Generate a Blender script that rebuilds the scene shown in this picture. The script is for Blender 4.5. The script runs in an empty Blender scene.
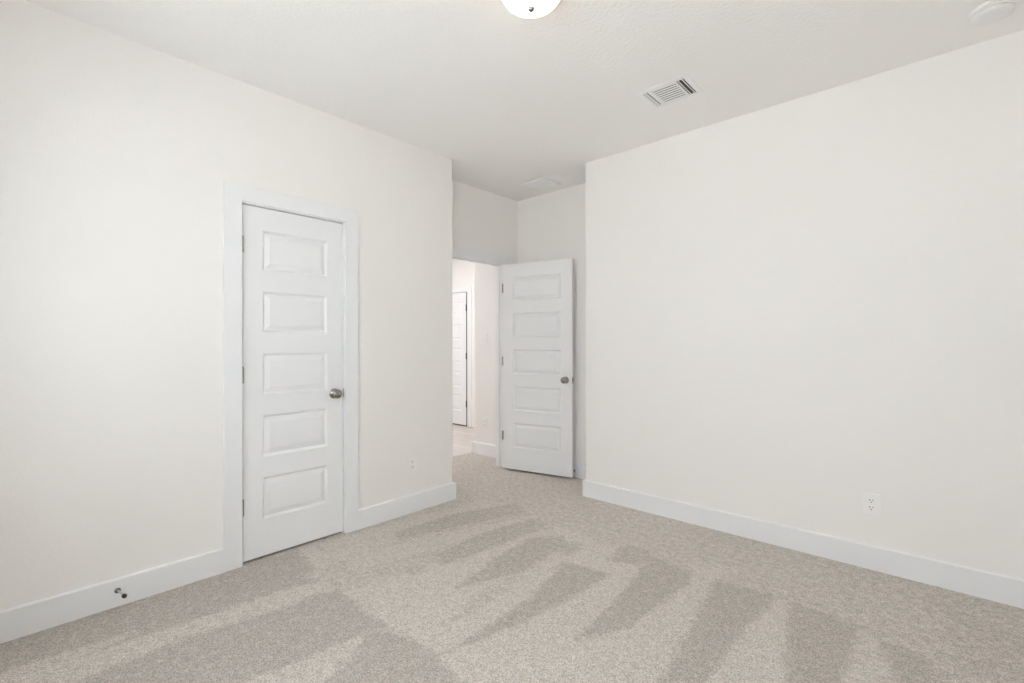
import bpy, bmesh, math, random
from mathutils import Matrix, Vector

# ------------------------------------------------------------------ camera, sky, light, exposure
scene = bpy.context.scene
COL = scene.collection
YAW, FPX, CY, ROLL, EYE = math.radians(42.3384), 473.97, 343.99, math.radians(-0.07), 1.2345
cam_data = bpy.data.cameras.new('camera')
cam = bpy.data.objects.new('camera', cam_data)
COL.objects.link(cam)
cam_data.sensor_width = 36.0
cam_data.lens = FPX / 1024 * 36
cam_data.shift_y = (CY - 341.5) / 1024
cam_data.clip_start = 0.02
R = Vector((math.cos(YAW), math.sin(YAW), 0))
F = Vector((-math.sin(YAW), math.cos(YAW), 0))
U = Vector((0, 0, 1))
cx = R * math.cos(ROLL) + U * math.sin(ROLL)
cy_ = -R * math.sin(ROLL) + U * math.cos(ROLL)
M = Matrix((cx, cy_, -F)).transposed().to_4x4()
M.translation = (0, 0, EYE)
cam.matrix_world = M
scene.camera = cam

world = bpy.data.worlds.new('sky')
scene.world = world
world.use_nodes = True
wn = world.node_tree
bg = wn.nodes['Background']
# bright overcast sky: a little brighter overhead than at the horizon
tcw = wn.nodes.new('ShaderNodeTexCoord'); sep = wn.nodes.new('ShaderNodeSeparateXYZ'); ramp = wn.nodes.new('ShaderNodeValToRGB')
ramp.color_ramp.elements[0].position = 0.0; ramp.color_ramp.elements[0].color = (0.88, 0.94, 1.0, 1)
ramp.color_ramp.elements[1].position = 0.8; ramp.color_ramp.elements[1].color = (0.97, 1.02, 1.10, 1)
wn.links.new(tcw.outputs['Generated'], sep.inputs[0]); wn.links.new(sep.outputs['Z'], ramp.inputs[0]); wn.links.new(ramp.outputs[0], bg.inputs[0])
bg.inputs[1].default_value = 6.5

def area(name, loc, rot, sx, sy, power, color=(1, 1, 1), portal=False):
    l = bpy.data.lights.new(name, 'AREA')
    l.shape = 'RECTANGLE'; l.size = sx; l.size_y = sy; l.energy = power; l.color = color
    o = bpy.data.objects.new(name, l); COL.objects.link(o)
    o.location = loc; o.rotation_euler = rot
    if portal:
        l.cycles.is_portal = True
    return o

WINDOWS = [(-2.16, -1.50), (-0.95, 0.10)]           # x ranges of the windows in the wall behind the camera; the second is added for even light
WZ0, WZ1 = 0.98, 2.12
YREAR = -0.42
for i, (wx0, wx1) in enumerate(WINDOWS):
    area('window_portal', ((wx0 + wx1) / 2, YREAR - 0.16, (WZ0 + WZ1) / 2), (math.radians(90), 0, 0), wx1 - wx0, WZ1 - WZ0, 1.0, portal=True)
# sun from behind the house: it reaches the patio outside the window, not the room
sl = bpy.data.lights.new('sun', 'SUN'); sl.energy = 54.0; sl.angle = math.radians(0.6); sl.color = (1.0, 0.99, 0.98)
so = bpy.data.objects.new('sun', sl); COL.objects.link(so); so.rotation_euler = (math.radians(-24), 0, 0); so.location = (0, 0, 12)
# hall: a lamp on the hall ceiling, out of view
area('hall_lamp', (-5.2, 3.3, 2.66), (0, 0, 0), 0.9, 0.9, 18.0, (0.96, 0.97, 1.0))

scene.view_settings.view_transform = 'Standard'
scene.view_settings.look = 'None'
scene.view_settings.gamma = 1.0
scene.view_settings.use_curve_mapping = False
scene.view_settings.exposure = 0.85
cy = scene.cycles
cy.max_bounces = 16; cy.diffuse_bounces = 12; cy.glossy_bounces = 4; cy.transmission_bounces = 8; cy.transparent_max_bounces = 8
cy.caustics_reflective = False; cy.caustics_refractive = False
cy.sample_clamp_indirect = 6.0
cy.use_denoising = True

# ------------------------------------------------------------------ materials
def mat(name, color, rough=0.6, metal=0.0, bump=None, spec=None):
    m = bpy.data.materials.new(name); m.use_nodes = True
    n = m.node_tree; b = n.nodes['Principled BSDF']
    b.inputs['Base Color'].default_value = (*color, 1)
    b.inputs['Roughness'].default_value = rough
    b.inputs['Metallic'].default_value = metal
    if spec is not None:
        b.inputs['Specular IOR Level'].default_value = spec
    if bump:
        scale, dist, strength, detail = bump
        tc = n.nodes.new('ShaderNodeNewGeometry')
        no = n.nodes.new('ShaderNodeTexNoise'); no.inputs['Scale'].default_value = scale; no.inputs['Detail'].default_value = detail
        bp = n.nodes.new('ShaderNodeBump'); bp.inputs['Distance'].default_value = dist; bp.inputs['Strength'].default_value = strength
        n.links.new(tc.outputs['Position'], no.inputs['Vector'])
        n.links.new(no.outputs['Fac'], bp.inputs['Height'])
        n.links.new(bp.outputs[0], b.inputs['Normal'])
    return m

M_WALL = mat('warm_white_wall_paint', (0.868, 0.852, 0.832), 0.75, bump=(95, 0.002, 0.25, 2), spec=0.3)
M_CEIL = mat('ceiling_paint', (0.888, 0.879, 0.866), 0.85, bump=(60, 0.005, 0.6, 3), spec=0.2)
M_TRIM = mat('white_semi_gloss_trim', (0.838, 0.846, 0.862), 0.38)
M_DOOR = mat('white_door_paint', (0.838, 0.846, 0.862), 0.42)
M_PLASTIC = mat('white_plastic', (0.82, 0.82, 0.81), 0.35)
M_ALMOND = mat('outlet_plastic', (0.88, 0.872, 0.855), 0.35)
M_VENT = mat('white_vent_enamel', (0.84, 0.845, 0.85), 0.4)
M_DARK = mat('dark_cavity', (0.05, 0.05, 0.05), 0.9)
M_NICKEL = mat('satin_nickel', (0.33, 0.315, 0.295), 0.17, 1.0)
M_STEEL = mat('hinge_nickel', (0.40, 0.385, 0.36), 0.3, 1.0)
M_AGED = mat('dark_hinge_metal', (0.14, 0.13, 0.115), 0.4, 1.0)
M_PALE = mat('brushed_hinge_plate', (0.62, 0.61, 0.59), 0.5, 0.6)
M_BLACK = mat('rubber_and_gap_shade', (0.03, 0.03, 0.03), 0.6)
M_SLOT = mat('outlet_slot', (0.10, 0.09, 0.08), 0.8)
M_CLOSET = mat('closet_wall_paint', (0.6, 0.58, 0.55), 0.9)
M_PATIO = mat('pale_concrete', (0.55, 0.555, 0.56), 0.9)

def glass_mat():
    m = bpy.data.materials.new('window_glass'); m.use_nodes = True
    n = m.node_tree; n.nodes.clear()
    out = n.nodes.new('ShaderNodeOutputMaterial'); mix = n.nodes.new('ShaderNodeMixShader')
    tr = n.nodes.new('ShaderNodeBsdfTransparent'); gl = n.nodes.new('ShaderNodeBsdfGlossy'); gl.inputs['Roughness'].default_value = 0.02
    tr.inputs[0].default_value = (0.96, 0.97, 0.96, 1)
    mix.inputs[0].default_value = 0.06
    n.links.new(tr.outputs[0], mix.inputs[1]); n.links.new(gl.outputs[0], mix.inputs[2]); n.links.new(mix.outputs[0], out.inputs[0])
    return m
M_GLASS = glass_mat()

def shade_mat():
    m = bpy.data.materials.new('lit_alabaster_glass'); m.use_nodes = True
    b = m.node_tree.nodes['Principled BSDF']
    b.inputs['Base Color'].default_value = (0.9, 0.87, 0.8, 1)
    b.inputs['Roughness'].default_value = 0.25
    b.inputs['Emission Color'].default_value = (1.0, 0.80, 0.56, 1)
    b.inputs['Emission Strength'].default_value = 3.0
    return m
M_SHADE = shade_mat()

def carpet_mat():
    m = bpy.data.materials.new('beige_cut_pile_carpet'); m.use_nodes = True
    n = m.node_tree; L = n.links; b = n.nodes['Principled BSDF']
    b.inputs['Roughness'].default_value = 0.95
    b.inputs['Specular IOR Level'].default_value = 0.1
    geo = n.nodes.new('ShaderNodeNewGeometry')
    at = n.nodes.new('ShaderNodeAttribute'); at.attribute_name = 'nap'
    fine = n.nodes.new('ShaderNodeTexNoise'); fine.inputs['Scale'].default_value = 230; fine.inputs['Detail'].default_value = 3; fine.inputs['Roughness'].default_value = 0.8
    mid = n.nodes.new('ShaderNodeTexNoise'); mid.inputs['Scale'].default_value = 28; mid.inputs['Detail'].default_value = 4
    L.new(geo.outputs['Position'], fine.inputs['Vector']); L.new(geo.outputs['Position'], mid.inputs['Vector'])
    # nap edges are ragged: nap + (mid - .5)
    ma = n.nodes.new('ShaderNodeMath'); ma.operation = 'MULTIPLY_ADD'; ma.inputs[1].default_value = 2.4; ma.inputs[2].default_value = -1.2
    L.new(mid.outputs['Fac'], ma.inputs[0])
    ad = n.nodes.new('ShaderNodeMath'); ad.operation = 'ADD'; ad.use_clamp = True
    L.new(at.outputs['Fac'], ad.inputs[0]); L.new(ma.outputs[0], ad.inputs[1])
    mx = n.nodes.new('ShaderNodeMix'); mx.data_type = 'RGBA'
    mx.inputs['A'].default_value = (0.615, 0.566, 0.520, 1)
    mx.inputs['B'].default_value = (0.47, 0.428, 0.391, 1)
    L.new(ad.outputs[0], mx.inputs['Factor'])
    rp = n.nodes.new('ShaderNodeValToRGB')
    rp.color_ramp.elements[0].position = 0.33; rp.color_ramp.elements[0].color = (0.62, 0.61, 0.60, 1)
    rp.color_ramp.elements[1].position = 0.64; rp.color_ramp.elements[1].color = (1.26, 1.26, 1.26, 1)
    vo = n.nodes.new('ShaderNodeTexVoronoi'); vo.inputs['Scale'].default_value = 260
    L.new(geo.outputs['Position'], vo.inputs['Vector'])
    sp = n.nodes.new('ShaderNodeSeparateColor'); L.new(vo.outputs['Color'], sp.inputs[0])
    tf = n.nodes.new('ShaderNodeMix'); tf.data_type = 'FLOAT'; tf.inputs['Factor'].default_value = 0.30
    L.new(fine.outputs['Fac'], tf.inputs[2]); L.new(sp.outputs[0], tf.inputs[3])
    L.new(tf.outputs[0], rp.inputs[0])
    mu = n.nodes.new('ShaderNodeMix'); mu.data_type = 'RGBA'; mu.blend_type = 'MULTIPLY'; mu.inputs['Factor'].default_value = 1.0
    L.new(mx.outputs['Result'], mu.inputs['A']); L.new(rp.outputs[0], mu.inputs['B'])
    L.new(mu.outputs['Result'], b.inputs['Base Color'])
    bp = n.nodes.new('ShaderNodeBump'); bp.inputs['Distance'].default_value = 0.004; bp.inputs['Strength'].default_value = 0.5
    L.new(fine.outputs['Fac'], bp.inputs['Height']); L.new(bp.outputs[0], b.inputs['Normal'])
    return m
M_CARPET = carpet_mat()

def tile_mat():
    m = bpy.data.materials.new('pale_plank_tile'); m.use_nodes = True
    n = m.node_tree; L = n.links; b = n.nodes['Principled BSDF']; b.inputs['Roughness'].default_value = 0.35
    geo = n.nodes.new('ShaderNodeNewGeometry')
    br = n.nodes.new('ShaderNodeTexBrick'); br.inputs['Scale'].default_value = 1.0
    br.inputs['Color1'].default_value = (0.60, 0.55, 0.505, 1); br.inputs['Color2'].default_value = (0.66, 0.615, 0.575, 1)
    br.inputs['Mortar'].default_value = (0.45, 0.40, 0.36, 1); br.inputs['Mortar Size'].default_value = 0.004
    br.inputs['Brick Width'].default_value = 0.9; br.inputs['Row Height'].default_value = 0.15
    L.new(geo.outputs['Position'], br.inputs['Vector']); L.new(br.outputs['Color'], b.inputs['Base Color'])
    return m
M_TILE = tile_mat()

# ------------------------------------------------------------------ mesh helpers
def box(bm, x0, x1, y0, y1, z0, z1):
    v = [bm.verts.new((x, y, z)) for z in (z0, z1) for y in (y0, y1) for x in (x0, x1)]
    for f in ((0, 2, 3, 1), (4, 5, 7, 6), (0, 1, 5, 4), (2, 6, 7, 3), (0, 4, 6, 2), (1, 3, 7, 5)):
        bm.faces.new([v[i] for i in f])

def prism(bm, pts, z0, z1):
    """vertical prism over a counter-clockwise outline"""
    lo = [bm.verts.new((x, y, z0)) for x, y in pts]; hi = [bm.verts.new((x, y, z1)) for x, y in pts]
    bm.faces.new(list(reversed(lo))); bm.faces.new(hi)
    for i in range(len(pts)):
        j = (i + 1) % len(pts)
        bm.faces.new((lo[i], lo[j], hi[j], hi[i]))

def arc(cx, cy, r, a0, a1, n=6):
    return [(cx + r * math.cos(math.radians(a0 + (a1 - a0) * i / n)), cy + r * math.sin(math.radians(a0 + (a1 - a0) * i / n))) for i in range(n + 1)]

def sweep(bm, path, profile):
    """profile [(out, z)] carried along an open floor path; out is to the right of travel; mitred"""
    n = len(path); rings = []
    for i in range(n):
        dirs = []
        if i > 0: dirs.append((Vector(path[i]) - Vector(path[i - 1])).normalized())
        if i < n - 1: dirs.append((Vector(path[i + 1]) - Vector(path[i])).normalized())
        nr = [Vector((d.y, -d.x)) for d in dirs]
        m = nr[0] if len(nr) == 1 else (nr[0] + nr[1]) / (1 + nr[0].dot(nr[1]))
        rings.append([bm.verts.new((path[i][0] + m.x * o, path[i][1] + m.y * o, z)) for o, z in profile])
    k = len(profile)
    for a, b in zip(rings, rings[1:]):
        for i in range(k):
            bm.faces.new((a[i], a[(i + 1) % k], b[(i + 1) % k], b[i]))
    bm.faces.new(list(reversed(rings[0]))); bm.faces.new(rings[-1])

def lathe(bm, prof, seg=32, mtx=None):
    """revolve [(r, h)] about +Z"""
    rings = []
    for r, h in prof:
        if r < 1e-6:
            rings.append([bm.verts.new((0, 0, h))])
        else:
            rings.append([bm.verts.new((r * math.cos(2 * math.pi * i / seg), r * math.sin(2 * math.pi * i / seg), h)) for i in range(seg)])
    for a, b in zip(rings, rings[1:]):
        for i in range(seg):
            j = (i + 1) % seg
            if len(a) == 1 and len(b) == 1: continue
            if len(a) == 1: bm.faces.new((a[0], b[j], b[i]))
            elif len(b) == 1: bm.faces.new((a[i], a[j], b[0]))
            else: bm.faces.new((a[i], a[j], b[j], b[i]))
    if mtx is not None:
        vs = [v for r in rings for v in r]
        bmesh.ops.transform(bm, matrix=mtx, verts=vs)

def obj(name, bm, m, parent=None, smooth=False, bevel=0, angle=40):
    bmesh.ops.recalc_face_normals(bm, faces=bm.faces)
    if bevel:
        es = [e for e in bm.edges if len(e.link_faces) == 2 and e.calc_face_angle(0) > math.radians(60)]
        bmesh.ops.bevel(bm, geom=es, offset=bevel, segments=2, affect='EDGES', profile=0.5)
    me = bpy.data.meshes.new(name); bm.to_mesh(me); bm.free()
    me.materials.append(m)
    o = bpy.data.objects.new(name, me); COL.objects.link(o)
    if smooth:
        for p in me.polygons: p.use_smooth = True
        me.set_sharp_from_angle(angle=math.radians(angle))
    if parent: o.parent = parent
    return o

def empty(name, loc=(0, 0, 0), rotz=0.0):
    o = bpy.data.objects.new(name, None); COL.objects.link(o)
    o.location = loc; o.rotation_euler = (0, 0, rotz); o.empty_display_size = 0.1
    return o

def tag(o, label=None, cat=None, kind=None, group=None):
    if label: o['label'] = label
    if cat: o['category'] = cat
    if kind: o['kind'] = kind
    if group: o['group'] = group
    return o

def structure(name, bm, m, label=None, cat=None, **kw):
    return tag(obj(name, bm, m, **kw), label, cat, 'structure')

# ------------------------------------------------------------------ dimensions (metres)
XL = -2.893            # left wall face
YLC = 2.480            # its outer corner
YB = 3.245             # right wall face
XRC = -2.156           # its outer corner
XV = -3.239            # wall with the entry doorway
YR = 3.645             # back wall of the recess
XE = 0.46              # wall on the right, out of view
H = 2.70
XV2 = XV - 0.100       # hall side of the doorway wall
YHW = 3.686            # hall wall on the right
XHC = -3.943           # its corner
YHF = 4.793            # far hall wall
XHW, YHS = -7.0, 1.6   # hall ends
CL0, CL1, CLH = 0.946, 1.543, 2.019    # closet leaf
EN0, EN1, ENH = 2.704, 3.428, 2.022    # entry opening
FD0, FD1, FDH = -6.012, -5.297, 2.012  # far hall door leaf
BBH, BBT = 0.131, 0.015
RB = 0.019             # rounded wall corner

# ------------------------------------------------------------------ carpet with vacuum strokes in its nap
NAP = [  # (value, [(x, y) ...]) on the floor; 0 = pile brushed pale, 1 = pile brushed dark
    (1.00, [(-2.63, -0.17), (-2.92, 0.02), (-2.89, 0.95), (-2.86, 1.23), (-2.31, 1.17), (-1.88, 1.16), (-1.53, 1.19), (-1.20, 1.13)]),
    (0.10, [(-2.63, -0.17), (-2.63, 0.02), (-2.54, 0.65), (-2.44, 1.06), (-2.40, 1.14), (-2.26, 1.16), (-2.28, 0.95), (-2.36, 0.53), (-2.34, 0.16)]),
    (0.10, [(-1.89, 0.57), (-1.86, 0.81), (-1.82, 1.08), (-1.77, 1.24), (-1.68, 1.20), (-1.72, 1.04), (-1.69, 0.85), (-1.63, 0.74)]),
    (1.00, [(-2.54, 0.36), (-2.75, 0.93), (-2.74, 1.17), (-2.44, 1.16), (-2.48, 0.63), (-2.52, 0.29)]),
    (1.00, [(-2.07, 0.40), (-2.28, 0.95), (-2.29, 1.08), (-2.22, 1.17), (-1.89, 1.17), (-1.91, 0.96), (-1.90, 0.69), (-1.91, 0.55)]),
    (1.00, [(-1.62, 0.81), (-1.75, 0.96), (-1.83, 1.12), (-1.68, 1.18), (-1.55, 1.18), (-1.53, 0.96)]),
    (1.00, [(-1.41, 0.94), (-1.51, 1.14), (-1.40, 1.19), (-1.19, 1.14)]),
    (0.00, [(-2.86, 1.23), (-2.31, 1.17), (-1.88, 1.16), (-1.53, 1.19), (-1.20, 1.13), (-0.37, 1.89), (-0.51, 2.21), (-0.73, 2.43), (-1.28, 2.49), (-1.94, 2.61), (-2.40, 2.73), (-2.71, 2.60), (-2.85, 1.53)]),
    (0.35, [(-2.55, 1.11), (-2.52, 1.72), (-2.18, 2.93), (-1.83, 2.95), (-2.08, 1.91), (-2.21, 1.18)]),
    (0.00, [(-2.53, 1.36), (-2.46, 1.91), (-2.16, 2.66), (-2.10, 2.48), (-2.26, 1.83), (-2.38, 1.31)]),
    (0.30, [(-1.64, 1.32), (-1.79, 2.03), (-1.74, 2.35), (-1.64, 1.94), (-1.57, 1.44)]),
    (0.80, [(-2.17, 1.50), (-2.17, 1.57), (-2.10, 1.59), (-2.09, 1.51)]),
    (0.75, [(-2.66, 1.76), (-2.64, 2.23), (-2.46, 2.74), (-2.26, 2.65), (-2.40, 2.21), (-2.53, 1.71)]),
    (0.80, [(-2.20, 1.73), (-2.23, 2.14), (-2.15, 2.59), (-1.99, 2.54), (-2.02, 2.10), (-2.06, 1.69)]),
    (0.90, [(-1.82, 1.55), (-1.92, 2.00), (-1.95, 2.31), (-1.81, 2.47), (-1.70, 2.33), (-1.70, 1.93)]),
    (1.00, [(-1.47, 1.16), (-1.48, 1.47), (-1.48, 1.74), (-1.59, 2.18), (-1.32, 2.23), (-1.34, 1.92), (-1.38, 1.56)]),
    (1.00, [(-1.14, 1.60), (-1.17, 2.02), (-1.26, 2.59), (-0.96, 2.53), (-0.99, 2.18), (-1.02, 1.85)]),
    (0.00, [(-1.07, 2.68), (-0.80, 2.77), (-0.89, 2.54), (-0.76, 1.59), (-0.83, 1.53), (-0.91, 2.27)]),
    (1.00, [(-0.76, 1.59), (-0.81, 2.03), (-0.89, 2.54), (-0.60, 2.58), (-0.64, 2.08), (-0.64, 1.70)]),
    (0.00, [(-0.59, 2.55), (-0.55, 2.57), (-0.42, 1.90), (-0.53, 1.81), (-0.64, 1.70), (-0.64, 2.08)]),
    (1.00, [(-0.55, 2.58), (-0.27, 2.54), (-0.28, 2.02), (-0.42, 1.90)]),
    (0.00, [(-0.25, 2.52), (-0.19, 2.45), (-0.13, 2.17), (-0.28, 2.02)]),
    (0.50, [(-0.01, 3.07), (0.24, 2.89), (0.40, 2.58), (0.04, 2.32)]),
    (0.95, [(-0.20, 2.49), (-0.05, 2.47), (0.00, 2.29), (-0.13, 2.17)]),
    (0.90, [(-1.43, 2.36), (-1.45, 2.62), (-1.29, 2.63), (-1.25, 2.42)]),
    (0.80, [(-1.79, 2.41), (-1.63, 2.45), (-1.61, 2.27), (-1.72, 2.27)]),
]
def inside(p, poly):
    c = False; x, y = p; j = len(poly) - 1
    for i in range(len(poly)):
        xi, yi = poly[i]; xj, yj = poly[j]
        if (yi > y) != (yj > y) and x < (xj - xi) * (y - yi) / (yj - yi) + xi: c = not c
        j = i
    return c

def make_floor():
    bm = bmesh.new()
    st = 0.017
    x0, x1, y0, y1 = XL - 0.10, XE + 0.08, YREAR - 0.10, YR + 0.08
    nx, ny = int((x1 - x0) / st), int((y1 - y0) / st)
    g = [[bm.verts.new((x0 + (x1 - x0) * i / nx, y0 + (y1 - y0) * j / ny, 0)) for i in range(nx + 1)] for j in range(ny + 1)]
    for j in range(ny):
        for i in range(nx):
            bm.faces.new((g[j][i], g[j][i + 1], g[j + 1][i + 1], g[j + 1][i]))
    # through the doorway into the hall, and thickness below
    xa = XHC - 0.04
    box(bm, xa, x0, 2.2, YR + 0.2, -0.03, 0.0)
    o = structure('floor', bm, M_CARPET, 'pale beige cut pile carpet with wedge shaped vacuum strokes', 'carpet')
    me = o.data
    a = me.attributes.new('nap', 'FLOAT', 'POINT')
    rnd = random.Random(4)
    offs = [(rnd.uniform(-1, 1) * 0.020, rnd.uniform(-1, 1) * 0.020) for _ in range(16)]
    for k, v in enumerate(me.vertices):
        s = 0
        for ox, oy in offs:
            val = 0.35
            for value, poly in NAP:
                if inside((v.co.x + ox, v.co.y + oy), poly): val = value
            s += val
        a.data[k].value = s / len(offs)
    return o
make_floor()
bm = bmesh.new(); box(bm, XHW - 0.1, XHC - 0.04, YHS - 0.1, YHF + 0.4, -0.03, -0.004)
structure('floor_hall', bm, M_TILE, 'pale plank tile floor of the hall beyond the open door', 'floor')
bm = bmesh.new(); box(bm, XHW - 0.1, XE + 0.1, YREAR - 0.16, YHF + 0.1, H, H + 0.1)
structure('ceiling', bm, M_CEIL, 'smooth off-white textured ceiling', 'ceiling')

# ------------------------------------------------------------------ walls
XI = XL - 0.107
bm = bmesh.new()
pts = [(XL, CL1 + 0.02)] + arc(XL - RB, YLC - RB, RB, 0, 90) + [(XV2, YLC), (XV2, YLC - 0.115), (XI, YLC - 0.115), (XI, CL1 + 0.02)]
prism(bm, pts, 0, H)
box(bm, XI, XL, YREAR - 0.15, CL0 - 0.02, 0, H)
box(bm, XI, XL, CL0 - 0.02, CL1 + 0.02, CLH + 0.02, H)
structure('wall_left', bm, M_WALL, 'warm white wall around the closed closet door', 'wall', smooth=True, angle=25)
bm = bmesh.new()
pts = [(XE + 0.1, YB), (XE + 0.1, YB + 0.115), (XRC + 0.115, YB + 0.115), (XRC + 0.115, YR + 0.115), (XRC, YR + 0.115)] + arc(XRC + RB, YB + RB, RB, 180, 270)
prism(bm, pts, 0, H)
structure('wall_right', bm, M_WALL, 'wide blank warm white wall on the right of the room', 'wall', smooth=True, angle=25)
bm = bmesh.new(); box(bm, XV2, XRC, YR, YR + 0.115, 0, H)
structure('wall_recess', bm, M_WALL, 'narrow wall strip behind the opened door', 'wall')
bm = bmesh.new()
box(bm, XV2, XV, EN1 + 0.02, YR, 0, H)
box(bm, XV2, XV, YLC, EN0 - 0.02, 0, H)
box(bm, XV2, XV, EN0 - 0.02, EN1 + 0.02, ENH + 0.02, H)
structure('wall_doorway', bm, M_WALL, 'wall above the open doorway to the hall', 'wall')
bm = bmesh.new(); box(bm, XE, XE + 0.1, YREAR - 0.15, YB, 0, H)
structure('wall_side', bm, M_WALL, 'plain side wall by the camera', 'wall')
bm = bmesh.new()
xs = [XL] + [c for w in WINDOWS for c in w] + [XE]
for i in range(0, len(xs), 2):
    box(bm, xs[i], xs[i + 1], YREAR - 0.15, YREAR, 0, H)
for a_, b_ in WINDOWS:
    box(bm, a_, b_, YREAR - 0.15, YREAR, 0, WZ0); box(bm, a_, b_, YREAR - 0.15, YREAR, WZ1, H)
structure('wall_rear', bm, M_WALL, 'window wall behind the camera', 'wall')
# closet behind the closed door
bm = bmesh.new()
box(bm, XI - 0.7, XI - 0.6, 0.4, 2.1, -0.03, H); box(bm, XI - 0.6, XI, 0.4, 0.5, -0.03, H); box(bm, XI - 0.6, XI, 2.0, 2.1, -0.03, H); box(bm, XI - 0.6, XI + 0.02, 0.5, 2.0, -0.06, -0.031)
structure('wall_closet', bm, M_CLOSET)
# hall
bm = bmesh.new()
pts = [(XV2, YHW), (XV2, YHF + 0.1), (XHC, YHF + 0.1)] + arc(XHC + RB, YHW + RB, RB, 180, 270)
prism(bm, pts, 0, H)
structure('wall_hall_right', bm, M_WALL, 'hall wall seen through the doorway, with switch and outlet', 'wall', smooth=True, angle=25)
bm = bmesh.new()
box(bm, XHW, FD0 - 0.02, YHF, YHF + 0.1, 0, H); box(bm, FD1 + 0.02, XHC, YHF, YHF + 0.1, 0, H); box(bm, FD0 - 0.02, FD1 + 0.02, YHF, YHF + 0.1, FDH + 0.02, H)
box(bm, FD0 - 0.3, FD1 + 0.3, YHF + 0.35, YHF + 0.4, -0.03, H); box(bm, FD0 - 0.35, FD0 - 0.3, YHF + 0.1, YHF + 0.4, -0.03, H); box(bm, FD1 + 0.3, FD1 + 0.35, YHF + 0.1, YHF + 0.4, -0.03, H); box(bm, FD0 - 0.35, FD1 + 0.35, YHF + 0.1, YHF + 0.4, H, H + 0.1)
structure('wall_hall_far', bm, M_WALL, 'far hall wall around the distant door', 'wall')
bm = bmesh.new()
box(bm, XHW - 0.1, XHW, YHS, YHF + 0.1, 0, H); box(bm, XHW, XI - 0.7, YHS - 0.1, YHS, 0, H); box(bm, XHC, XV2, 2.25, 2.353, 0, H); box(bm, XI - 0.8, XI - 0.7, YHS - 0.1, 2.25, 0, H)
structure('wall_hall_left', bm, M_WALL)

# ------------------------------------------------------------------ baseboards
PROF = [(0, 0), (BBT, 0), (BBT, BBH - 0.005), (BBT - 0.005, BBH), (0, BBH)]
def baseboard(name, path, label):
    bm = bmesh.new(); sweep(bm, path, PROF)
    return structure(name, bm, M_TRIM, label, 'baseboard')
CW = 0.0915            # casing width
baseboard('baseboard_left', [(XL, CL0 - 0.006 - CW), (XL, YREAR)][::-1], 'white baseboard left of the closet door, with the door stop')
baseboard('baseboard_corner', [(XL, CL1 + 0.006 + CW), (XL, YLC), (XV, YLC)], 'short white baseboard between closet door and wall corner')
baseboard('baseboard_right', [(XRC, YR), (XRC, YB), (XE, YB)], 'long white baseboard along the blank right wall')
baseboard('baseboard_recess', [(XV, EN1 + 0.006 + CW), (XV, YR), (XRC, YR)], 'white baseboard behind the opened door')
baseboard('baseboard_hall', [(XHC, YHF), (XHC, YHW), (XV2, YHW)], 'white baseboard in the hall, below the hall outlet')
baseboard('baseboard_rear', [(XE, YB), (XE, YREAR), (XL, YREAR)], None)

# ------------------------------------------------------------------ door casings and jambs
def casing(name, axis, face, out, lo, hi, top, depth, label, both=True):
    """flat casing and jamb round an opening lo..hi x 0..top; axis 'x': wall face x=face, room side = out"""
    bm = bmesh.new()
    def b(n0, n1, t0, t1, z0, z1):
        n0, n1 = sorted((n0, n1))
        if axis == 'x': box(bm, n0, n1, t0, t1, z0, z1)
        else: box(bm, t0, t1, n0, n1, z0, z1)
    r = 0.006; t = 0.015
    def ring(f0, f1):
        """one flat U of casing: two legs and a header"""
        o0, i0, i1, o1 = lo - r - CW, lo - r, hi + r, hi + r + CW
        u = [(o0, 0), (i0, 0), (i0, top + r), (i1, top + r), (i1, 0), (o1, 0), (o1, top + r + CW), (o0, top + r + CW)]
        P = (lambda f, q: (f, q[0], q[1])) if axis == 'x' else (lambda f, q: (q[0], f, q[1]))
        va = [bm.verts.new(P(f0, q)) for q in u]; vb = [bm.verts.new(P(f1, q)) for q in u]
        bm.faces.new(va); bm.faces.new(vb[::-1])
        for i in range(len(u)):
            j = (i + 1) % len(u); bm.faces.new((va[i], va[j], vb[j], vb[i]))
    ring(face, face + out * t)
    if both: ring(face - out * depth, face - out * (depth + t))
    f0, f1 = face, face - out * depth
    b(f0, f1, lo - 0.019, lo, 0, top); b(f0, f1, hi, hi + 0.019, 0, top); b(f0, f1, lo - 0.019, hi + 0.019, top, top + 0.019)
    s0, s1 = (face - out * 0.045, face - out * 0.075) if both else (face - out * (depth - 0.03), face - out * (depth - 0.006))   # stop
    b(s0, s1, lo, lo + 0.011, 0, top - 0.011); b(s0, s1, hi - 0.011, hi, 0, top - 0.011); b(s0, s1, lo, hi, top - 0.011, top)
    return structure(name, bm, M_TRIM, label, 'door casing', bevel=0.0025)
casing('trim_1', 'x', XL, 1, CL0 - 0.003, CL1 + 0.003, CLH + 0.0065, 0.107, 'flat white casing around the closed closet door')
casing('trim_2', 'x', XV, 1, EN0, EN1, ENH + 0.003, 0.100, 'flat white casing of the open doorway to the hall')
casing('trim_3', 'y', YHF, -1, FD0 - 0.003, FD1 + 0.030, FDH + 0.004, 0.10, 'white casing of the distant hall door', both=False)

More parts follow.
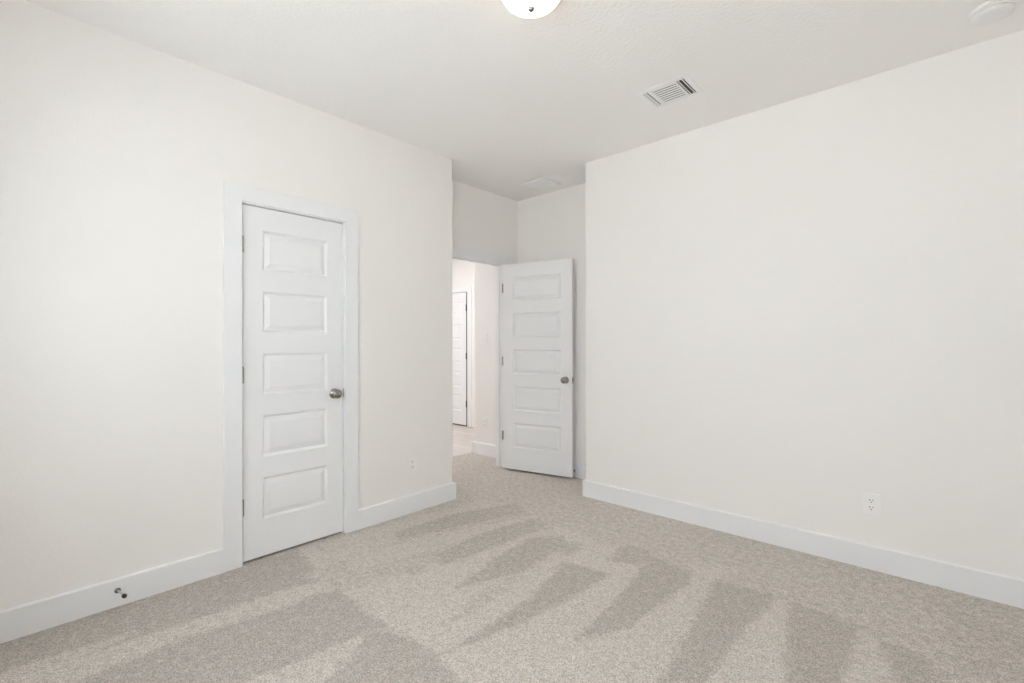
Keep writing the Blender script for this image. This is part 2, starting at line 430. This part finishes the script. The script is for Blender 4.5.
# ------------------------------------------------------------------ doors
PANELS = [(0.209, 0.453), (0.569, 0.811), (0.925, 1.168), (1.284, 1.525), (1.642, 1.874)]   # above the leaf's foot
def leaf_bm(w, h, stile, thick=0.035):
    """moulded five panel leaf: x 0..w, faces at y = 0 (front, looks to -y) and y = thick, z 0..h"""
    bm = bmesh.new()
    s = h / 2.002
    pz = [(a * s, b * s) for a, b in PANELS]
    xs = [0, stile, w - stile, w]
    zs = [0] + [v for p in pz for v in p] + [h]
    rings = [(0, 0), (0.003, 0.0008), (0.0125, 0.0112), (0.0150, 0.0130), (0.0185, 0.0122), (0.0435, 0.0025), (0.0455, 0.0020)]
    for side in (0, 1):
        def V(x, d, z):
            return bm.verts.new((x, d if side == 0 else thick - d, z))
        for i in range(3):
            for j in range(len(zs) - 1):
                x0, x1, z0, z1 = xs[i], xs[i + 1], zs[j], zs[j + 1]
                if i == 1 and j % 2 == 1:
                    prev = None
                    for ins, d in rings:
                        cur = [V(x0 + ins, d, z0 + ins), V(x1 - ins, d, z0 + ins), V(x1 - ins, d, z1 - ins), V(x0 + ins, d, z1 - ins)]
                        if prev:
                            for k in range(4):
                                bm.faces.new((prev[k], prev[(k + 1) % 4], cur[(k + 1) % 4], cur[k]))
                        prev = cur
                    bm.faces.new(prev)
                else:
                    bm.faces.new([V(x0, 0, z0), V(x1, 0, z0), V(x1, 0, z1), V(x0, 0, z1)])
    for a, b in (((0, 0), (w, 0)), ((w, 0), (w, h)), ((w, h), (0, h)), ((0, h), (0, 0))):
        bm.faces.new([bm.verts.new((a[0], 0, a[1])), bm.verts.new((b[0], 0, b[1])), bm.verts.new((b[0], thick, b[1])), bm.verts.new((a[0], thick, a[1]))])
    bmesh.ops.remove_doubles(bm, verts=bm.verts, dist=1e-5)
    return bm

KNOB = [(0, 0), (0.0315, 0), (0.0325, 0.003), (0.030, 0.007), (0.018, 0.011), (0.0125, 0.016), (0.0115, 0.026), (0.015, 0.031),
        (0.024, 0.036), (0.0285, 0.043), (0.0295, 0.050), (0.0270, 0.057), (0.020, 0.0625), (0.010, 0.065), (0, 0.0655)]
def knob(parent, x, y, z, outward):
    """door knob, axis along local y * outward"""
    bm = bmesh.new()
    lathe(bm, KNOB, 36, Matrix.Translation((x, y, z)) @ Matrix.Rotation(math.radians(90 if outward < 0 else -90), 4, 'X'))
    return obj('door_knob', bm, M_NICKEL, parent, smooth=True)

def hinge(parent, x, y, z, lx, ly, m=None):
    """butt hinge: knuckle at x, y; one leaf plate reaching to lx, ly"""
    bm = bmesh.new()
    for k in range(3):
        z0 = z - 0.045 + 0.0302 * k
        lathe(bm, [(0, z0), (0.0062, z0), (0.0068, z0 + 0.001), (0.0068, z0 + 0.0286), (0.0062, z0 + 0.0296), (0, z0 + 0.0296)], 14, Matrix.Translation((x, y, 0)))
    lathe(bm, [(0, z - 0.049), (0.0045, z - 0.0475), (0.0045, z + 0.0475), (0, z + 0.049)], 10, Matrix.Translation((x, y, 0)))
    dx, dy = lx - x, ly - y
    L = math.hypot(dx, dy); nx_, ny_ = -dy / L * 0.0012, dx / L * 0.0012
    prism(bm, [(x + nx_, y + ny_), (x - nx_, y - ny_), (lx - nx_, ly - ny_), (lx + nx_, ly + ny_)], z - 0.0445, z + 0.0445)
    return obj('hinge', bm, m or M_STEEL, parent, smooth=True)

def door(name, loc, rotz, w, h, stile, label, hinge_z, knob_z, hinge_at, knob_sides, hinge_y, plate, hm=None):
    root = tag(empty(name, loc, rotz), label, 'door', 'structure')
    obj('door_panel', leaf_bm(w, h, stile), M_DOOR, root)
    for hz in hinge_z:
        hx = -0.004 if hinge_at == 0 else w + 0.004
        hinge(root, hx, hinge_y, hz - loc[2], hx + plate[0], hinge_y + plate[1], hm)
    kx = w - 0.060 if hinge_at == 0 else 0.060
    for sd in knob_sides:
        knob(root, kx, 0 if sd < 0 else 0.035, knob_z - loc[2], sd)
    # latch in the free edge
    bm = bmesh.new()
    ex = w if hinge_at == 0 else 0
    sg = 1 if hinge_at == 0 else -1
    z0 = knob_z - loc[2]
    box(bm, min(ex - 0.001, ex + sg * 0.0012), max(ex + 0.001, ex + sg * 0.0012), 0.006, 0.030, z0 - 0.028, z0 + 0.028)
    if name == 'door_2':
        box(bm, ex, ex + 0.011, 0.012, 0.024, z0 - 0.008, z0 + 0.008)
    obj('latch_plate', bm, M_NICKEL, root)
    return root

# closet door: front faces +x; local x -> world +y, local -y -> world +x
d1 = door('door_1', (XL - 0.008, CL0, 0.015), math.radians(90), CL1 - CL0, CLH - 0.015, 0.1025,
          'closed white five panel closet door with satin nickel knob', (1.795, 1.063, 0.321), 0.918, 0, (-1,), -0.009, (0.0, 0.03))
# strike lip on the casing side of the closet door
bm = bmesh.new(); w_ = CL1 - CL0
box(bm, w_ + 0.002, w_ + 0.0035, -0.004, 0.022, 0.918 - 0.015 - 0.028, 0.918 - 0.015 + 0.028)
box(bm, w_ + 0.002, w_ + 0.010, -0.0055, -0.0005, 0.918 - 0.015 - 0.026, 0.918 - 0.015 + 0.026)
obj('strike_plate', bm, M_AGED, d1)

# entry door, opened into the recess: its hall face looks back at the room
ANG = math.radians(12.88)
d2 = door('door_2', (-3.202, 3.388, 0.019), ANG, 0.722, 2.0125 - 0.019, 0.1055,
          'white five panel door standing open beside the doorway', (), 0.904, 0, (-1, 1), 0, (0, 0))
for hz in (1.785, 1.066, 0.334):
    hinge(d2, -0.015, 0.033, hz - 0.019, -0.0165, 0.003, M_PALE)
d3 = door('door_3', (FD0, YHF + 0.0, 0.014), 0, FD1 - FD0, FDH - 0.014, 0.1055,
          'distant closed white panel door at the far side of the hall', (1.779, 1.055, 0.333), 0.915, 1, (-1,), -0.005, (0, 0.03), M_AGED)

# black strips stand in for gap shade, hinge side and under the distant door
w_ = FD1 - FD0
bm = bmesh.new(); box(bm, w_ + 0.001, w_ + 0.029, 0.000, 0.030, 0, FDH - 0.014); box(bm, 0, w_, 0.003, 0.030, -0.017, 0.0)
obj('gap_shade', bm, M_BLACK, d3)['label'] = 'dark strip for the shaded gap'

# ------------------------------------------------------------------ door stops
def door_stop(loc, rotz, label, k=1.0):
    root = tag(empty('door_stop', loc, rotz), label, 'door stop')      # local -y points off the baseboard
    rx = Matrix.Rotation(math.radians(90), 4, 'X')
    bm = bmesh.new(); lathe(bm, [(0, 0), (0.0125, 0), (0.0125, 0.0025), (0.010, 0.006), (0.006, 0.008), (0, 0.008)], 24, rx)
    obj('base', bm, M_NICKEL, root, smooth=True)
    bm = bmesh.new(); lathe(bm, [(0, 0.006), (0.0042, 0.006), (0.0042, 0.078 * k), (0.006, 0.081 * k), (0, 0.081 * k)], 16, rx)
    obj('rod', bm, M_PALE, root, smooth=True)
    bm = bmesh.new(); lathe(bm, [(0, 0.079 * k), (0.0080, 0.079 * k), (0.0092, 0.082 * k), (0.0092, 0.092 * k), (0.0070, 0.097 * k), (0, 0.098 * k)], 20, rx)
    tip = obj('tip', bm, M_BLACK, root, smooth=True); tip['label'] = 'black rubber tip'
    return root
door_stop((XL + BBT, 0.398, 0.076), math.radians(98), 'small nickel door stop on the baseboard left of the closet door')
door_stop((-2.531, YR - BBT, 0.060), 0, 'small door stop on the baseboard behind the opened door', 0.42)

# ------------------------------------------------------------------ outlets and switch
def outlet(loc, rotz, label, w=0.079, h=0.118):
    root = tag(empty('wall_outlet', loc, rotz), label, 'outlet', group='duplex wall outlets')    # local -y faces the room
    bm = bmesh.new(); box(bm, -w / 2, w / 2, -0.0055, 0, -h / 2, h / 2); obj('cover_plate', bm, M_ALMOND, root, bevel=0.002)
    for s in (-1, 1):
        bm = bmesh.new(); zc = s * 0.0195
        pts = arc(0, zc, 0.0165, -35, 35, 8) + arc(0, zc, 0.0165, 145, 215, 8)
        lo = [bm.verts.new((x, -0.0075, z)) for x, z in pts]; hi = [bm.verts.new((x, -0.003, z)) for x, z in pts]
        bm.faces.new(lo); bm.faces.new(hi[::-1])
        for i in range(len(pts)):
            j = (i + 1) % len(pts); bm.faces.new((lo[i], lo[j], hi[j], hi[i]))
        rc = obj('receptacle', bm, M_ALMOND, root)
        bm = bmesh.new()
        box(bm, -0.0080, -0.0050, -0.0079, -0.0070, zc + 0.000, zc + 0.009)
        box(bm, 0.0050, 0.0080, -0.0079, -0.0070, zc + 0.001, zc + 0.008)
        lathe(bm, [(0, 0.0070), (0.0030, 0.0070), (0.0030, 0.0079), (0, 0.0079)], 12, Matrix.Translation((0, 0, zc - 0.0075)) @ Matrix.Rotation(math.radians(90), 4, 'X'))
        obj('slots', bm, M_SLOT, rc)
    bm = bmesh.new(); lathe(bm, [(0, 0.005), (0.0032, 0.005), (0.0030, 0.0064), (0, 0.0066)], 12, Matrix.Rotation(math.radians(90), 4, 'X'))
    obj('screw', bm, M_ALMOND, root, smooth=True)
    return root
outlet((XL, 2.082, 0.351), math.radians(90), 'white outlet between the closet door and the wall corner')
outlet((-0.294, YB, 0.355), 0, 'white outlet low on the wide right wall')
outlet((-3.775, YHW, 0.352), 0, 'white outlet on the hall wall, seen through the doorway')
def switch(loc, rotz, label, w=0.116, h=0.114):
    root = tag(empty('light_switch', loc, rotz), label, 'light switch')
    bm = bmesh.new(); box(bm, -w / 2, w / 2, -0.0055, 0, -h / 2, h / 2); obj('cover_plate', bm, M_ALMOND, root, bevel=0.002)
    for s in (-1, 1):
        bm = bmesh.new(); xc = s * 0.023
        lo = [(xc - 0.016, -0.0055), (xc + 0.016, -0.0055)]
        v = [bm.verts.new(c) for c in ((xc - 0.016, -0.0050, -0.033), (xc + 0.016, -0.0050, -0.033), (xc + 0.016, -0.0105, -0.033), (xc - 0.016, -0.0105, -0.033),
                                       (xc - 0.016, -0.0050, 0.033), (xc + 0.016, -0.0050, 0.033), (xc + 0.016, -0.0065, 0.033), (xc - 0.016, -0.0065, 0.033))]
        for f in ((0, 1, 2, 3), (4, 7, 6, 5), (3, 2, 6, 7), (0, 4, 5, 1), (0, 3, 7, 4), (1, 5, 6, 2)): bm.faces.new([v[i] for i in f])
        obj('rocker', bm, M_ALMOND, root)
    return root
switch((-3.775, YHW, 1.295), 0, 'white double switch plate on the hall wall, seen through the doorway')

# ------------------------------------------------------------------ ceiling light
lamp = tag(empty('ceiling_light', (-1.238, 1.478, H)), 'lit round flush ceiling light with white glass bowl and nickel finial', 'ceiling light')
bm = bmesh.new(); lathe(bm, [(0, 0), (0.128, 0), (0.134, -0.004), (0.137, -0.012), (0.137, -0.024), (0.132, -0.030), (0.126, -0.031), (0.122, -0.027), (0, -0.025)], 64)
obj('base', bm, M_NICKEL, lamp, smooth=True)
bm = bmesh.new()
pr = [(0.124, -0.024), (0.1255, -0.030)] + [(0.1255 * math.cos(t), -0.030 - 0.072 * math.sin(t)) for t in [math.radians(a) for a in range(8, 90, 7)]] + [(0, -0.102)]
lathe(bm, pr, 64); obj('glass_shade', bm, M_SHADE, lamp, smooth=True)
bm = bmesh.new(); lathe(bm, [(0, -0.092), (0.0135, -0.094), (0.0150, -0.098), (0.0145, -0.104), (0.0115, -0.110), (0.0070, -0.114), (0, -0.116)], 28)
obj('finial', bm, M_NICKEL, lamp, smooth=True)

# ------------------------------------------------------------------ smoke detector
sd = tag(empty('smoke_detector', (0.158, 2.945, H)), 'round white smoke detector on the ceiling above the right wall', 'smoke detector')
bm = bmesh.new(); lathe(bm, [(0, 0), (0.074, 0), (0.075, -0.003), (0.075, -0.011), (0.072, -0.013), (0, -0.013)], 56); obj('base', bm, M_PLASTIC, sd, smooth=True)
bm = bmesh.new(); lathe(bm, [(0, -0.012), (0.064, -0.012), (0.064, -0.018), (0.070, -0.0185), (0.071, -0.025), (0.066, -0.0255), (0.066, -0.0285), (0.069, -0.029), (0.067, -0.035), (0.058, -0.041), (0.030, -0.043), (0, -0.043)], 56)
cover = obj('cover', bm, M_PLASTIC, sd, smooth=True)
bm = bmesh.new(); lathe(bm, [(0, -0.0415), (0.012, -0.0415), (0.012, -0.0435), (0.0105, -0.0445), (0, -0.0445)], 24, Matrix.Translation((0.02, -0.02, 0))); obj('test_button', bm, M_PLASTIC, cover, smooth=True)

# ------------------------------------------------------------------ ceiling vents
def three_way_register(loc, sx, sy, label):
    root = tag(empty('ceiling_vent', loc), label, 'air vent')
    bw = 0.030; t = 0.008
    bm = bmesh.new()
    o = [(-sx / 2, -sy / 2), (sx / 2, -sy / 2), (sx / 2, sy / 2), (-sx / 2, sy / 2)]
    def ring(ins, z): return [bm.verts.new((x - math.copysign(ins, x), y - math.copysign(ins, y), z)) for x, y in o]
    rs = [ring(0, 0), ring(0.004, -0.005), ring(bw - 0.006, -t), ring(bw, -t + 0.001), ring(bw, 0)]
    for a, b in zip(rs, rs[1:]):
        for i in range(4):
            bm.faces.new((a[i], a[(i + 1) % 4], b[(i + 1) % 4], b[i]))
    # bars between the three banks
    ix, iy = sx / 2 - bw, sy / 2 - bw
    b1 = ix - 0.048
    for xb in (-b1, b1): box(bm, xb - 0.004, xb + 0.004, -iy, iy, -t - 0.001, -0.001)
    obj('frame', bm, M_VENT, root)
    bm = bmesh.new(); box(bm, -ix, ix, -iy, iy, -0.0012, -0.0004); obj('duct_opening', bm, M_DARK, root)
    def slat(bm, c, along, half, tilt, wd=0.012):
        c = Vector(c); d = Vector((1, 0, 0)) if along == 'x' else Vector((0, 1, 0))
        n = Vector((0, 1, 0)) if along == 'x' else Vector((1, 0, 0))
        w = (n * math.cos(tilt) + Vector((0, 0, 1)) * math.sin(tilt)) * wd / 2
        k = Vector((0, 0, 1)) * 0.0006
        v = [bm.verts.new(c + d * s * half + w * q + k * r_) for s in (-1, 1) for q in (-1, 1) for r_ in (-1, 1)]
        for f in ((0, 1, 3, 2), (4, 6, 7, 5), (0, 4, 5, 1), (2, 3, 7, 6), (0, 2, 6, 4), (1, 5, 7, 3)): bm.faces.new([v[i] for i in f])
    bm = bmesh.new(); n = 8
    for i in range(n):
        slat(bm, (0, -iy + (i + 0.5) * 2 * iy / n, -0.0055), 'x', b1 - 0.004, 0.0, 2 * iy / n * 0.68)
    obj('louver_bank', bm, M_VENT, root)
    for s in (-1, 1):
        bm = bmesh.new()
        for i in range(2):
            slat(bm, (s * (b1 + 0.004 + 0.022 * (i + 0.5)), 0, -0.0052), 'y', iy, math.radians(-30) * s, 0.0125)
        obj('louver_bank', bm, M_VENT, root)
    return root
three_way_register((-1.178, 2.662, H), 0.300, 0.252, 'white three way air register in the ceiling of the main room')

def return_register(loc, sx, sy, label):
    root = tag(empty('ceiling_vent', loc), label, 'air vent')
    bw = 0.022; t = 0.012
    bm = bmesh.new()
    o = [(-sx / 2, -sy / 2), (sx / 2, -sy / 2), (sx / 2, sy / 2), (-sx / 2, sy / 2)]
    def ring(ins, z): return [bm.verts.new((x - math.copysign(ins, x), y - math.copysign(ins, y), z)) for x, y in o]
    rs = [ring(0, 0), ring(0.003, -0.010), ring(bw - 0.005, -t), ring(bw, -t + 0.001), ring(bw, 0)]
    for a, b in zip(rs, rs[1:]):
        for i in range(4): bm.faces.new((a[i], a[(i + 1) % 4], b[(i + 1) % 4], b[i]))
    obj('frame', bm, M_VENT, root)
    ix, iy = sx / 2 - bw, sy / 2 - bw
    bm = bmesh.new(); box(bm, -ix, ix, -iy, iy, -0.0012, -0.0004); obj('duct_opening', bm, M_DARK, root)
    bm = bmesh.new(); n = 14
    for i in range(n):
        yc = -iy + (i + 0.5) * 2 * iy / n; wd = 2 * iy / n * 0.5
        v = [bm.verts.new(c) for c in ((-ix, yc - wd, -0.004), (ix, yc - wd, -0.004), (ix, yc + wd * 0.8, -0.010), (-ix, yc + wd * 0.8, -0.010),
                                       (-ix, yc - wd, -0.005), (ix, yc - wd, -0.005), (ix, yc + wd * 0.8, -0.011), (-ix, yc + wd * 0.8, -0.011))]
        for f in ((0, 1, 2, 3), (7, 6, 5, 4), (0, 4, 5, 1), (1, 5, 6, 2), (2, 6, 7, 3), (3, 7, 4, 0)): bm.faces.new([v[k] for k in f])
    obj('louver_bank', bm, M_VENT, root)
    return root
return_register((-2.722, 3.385, H), 0.280, 0.250, 'flat white air grille in the recess ceiling by the doorway')

# ------------------------------------------------------------------ windows behind the camera, and the ground outside
for i, (wx0, wx1) in enumerate(WINDOWS):
    w = tag(empty('window_%d' % (i + 1), ((wx0 + wx1) / 2, YREAR - 0.09, WZ0)), 'unseen white framed window behind the camera', 'window', 'structure')
    hw, hh = (wx1 - wx0) / 2, WZ1 - WZ0
    bm = bmesh.new(); fr = 0.045
    box(bm, -hw, -hw + fr, -0.03, 0.03, 0, hh); box(bm, hw - fr, hw, -0.03, 0.03, 0, hh)
    box(bm, -hw + fr, hw - fr, -0.03, 0.03, 0, fr); box(bm, -hw + fr, hw - fr, -0.03, 0.03, hh - fr, hh)
    box(bm, -hw + fr, hw - fr, -0.02, 0.02, hh / 2 - 0.02, hh / 2 + 0.02); box(bm, -0.03, 0.03, -0.03, 0.03, fr, hh - fr)
    obj('window_frame', bm, M_TRIM, w)
    bm = bmesh.new(); box(bm, -hw + fr, hw - fr, -0.003, 0.003, fr, hh - fr); obj('pane', bm, M_GLASS, w)
bm = bmesh.new(); box(bm, -30, 30, -40, YREAR - 0.4, -0.5, -0.35)
structure('ground', bm, M_PATIO, 'pale patio outside the window', 'patio')
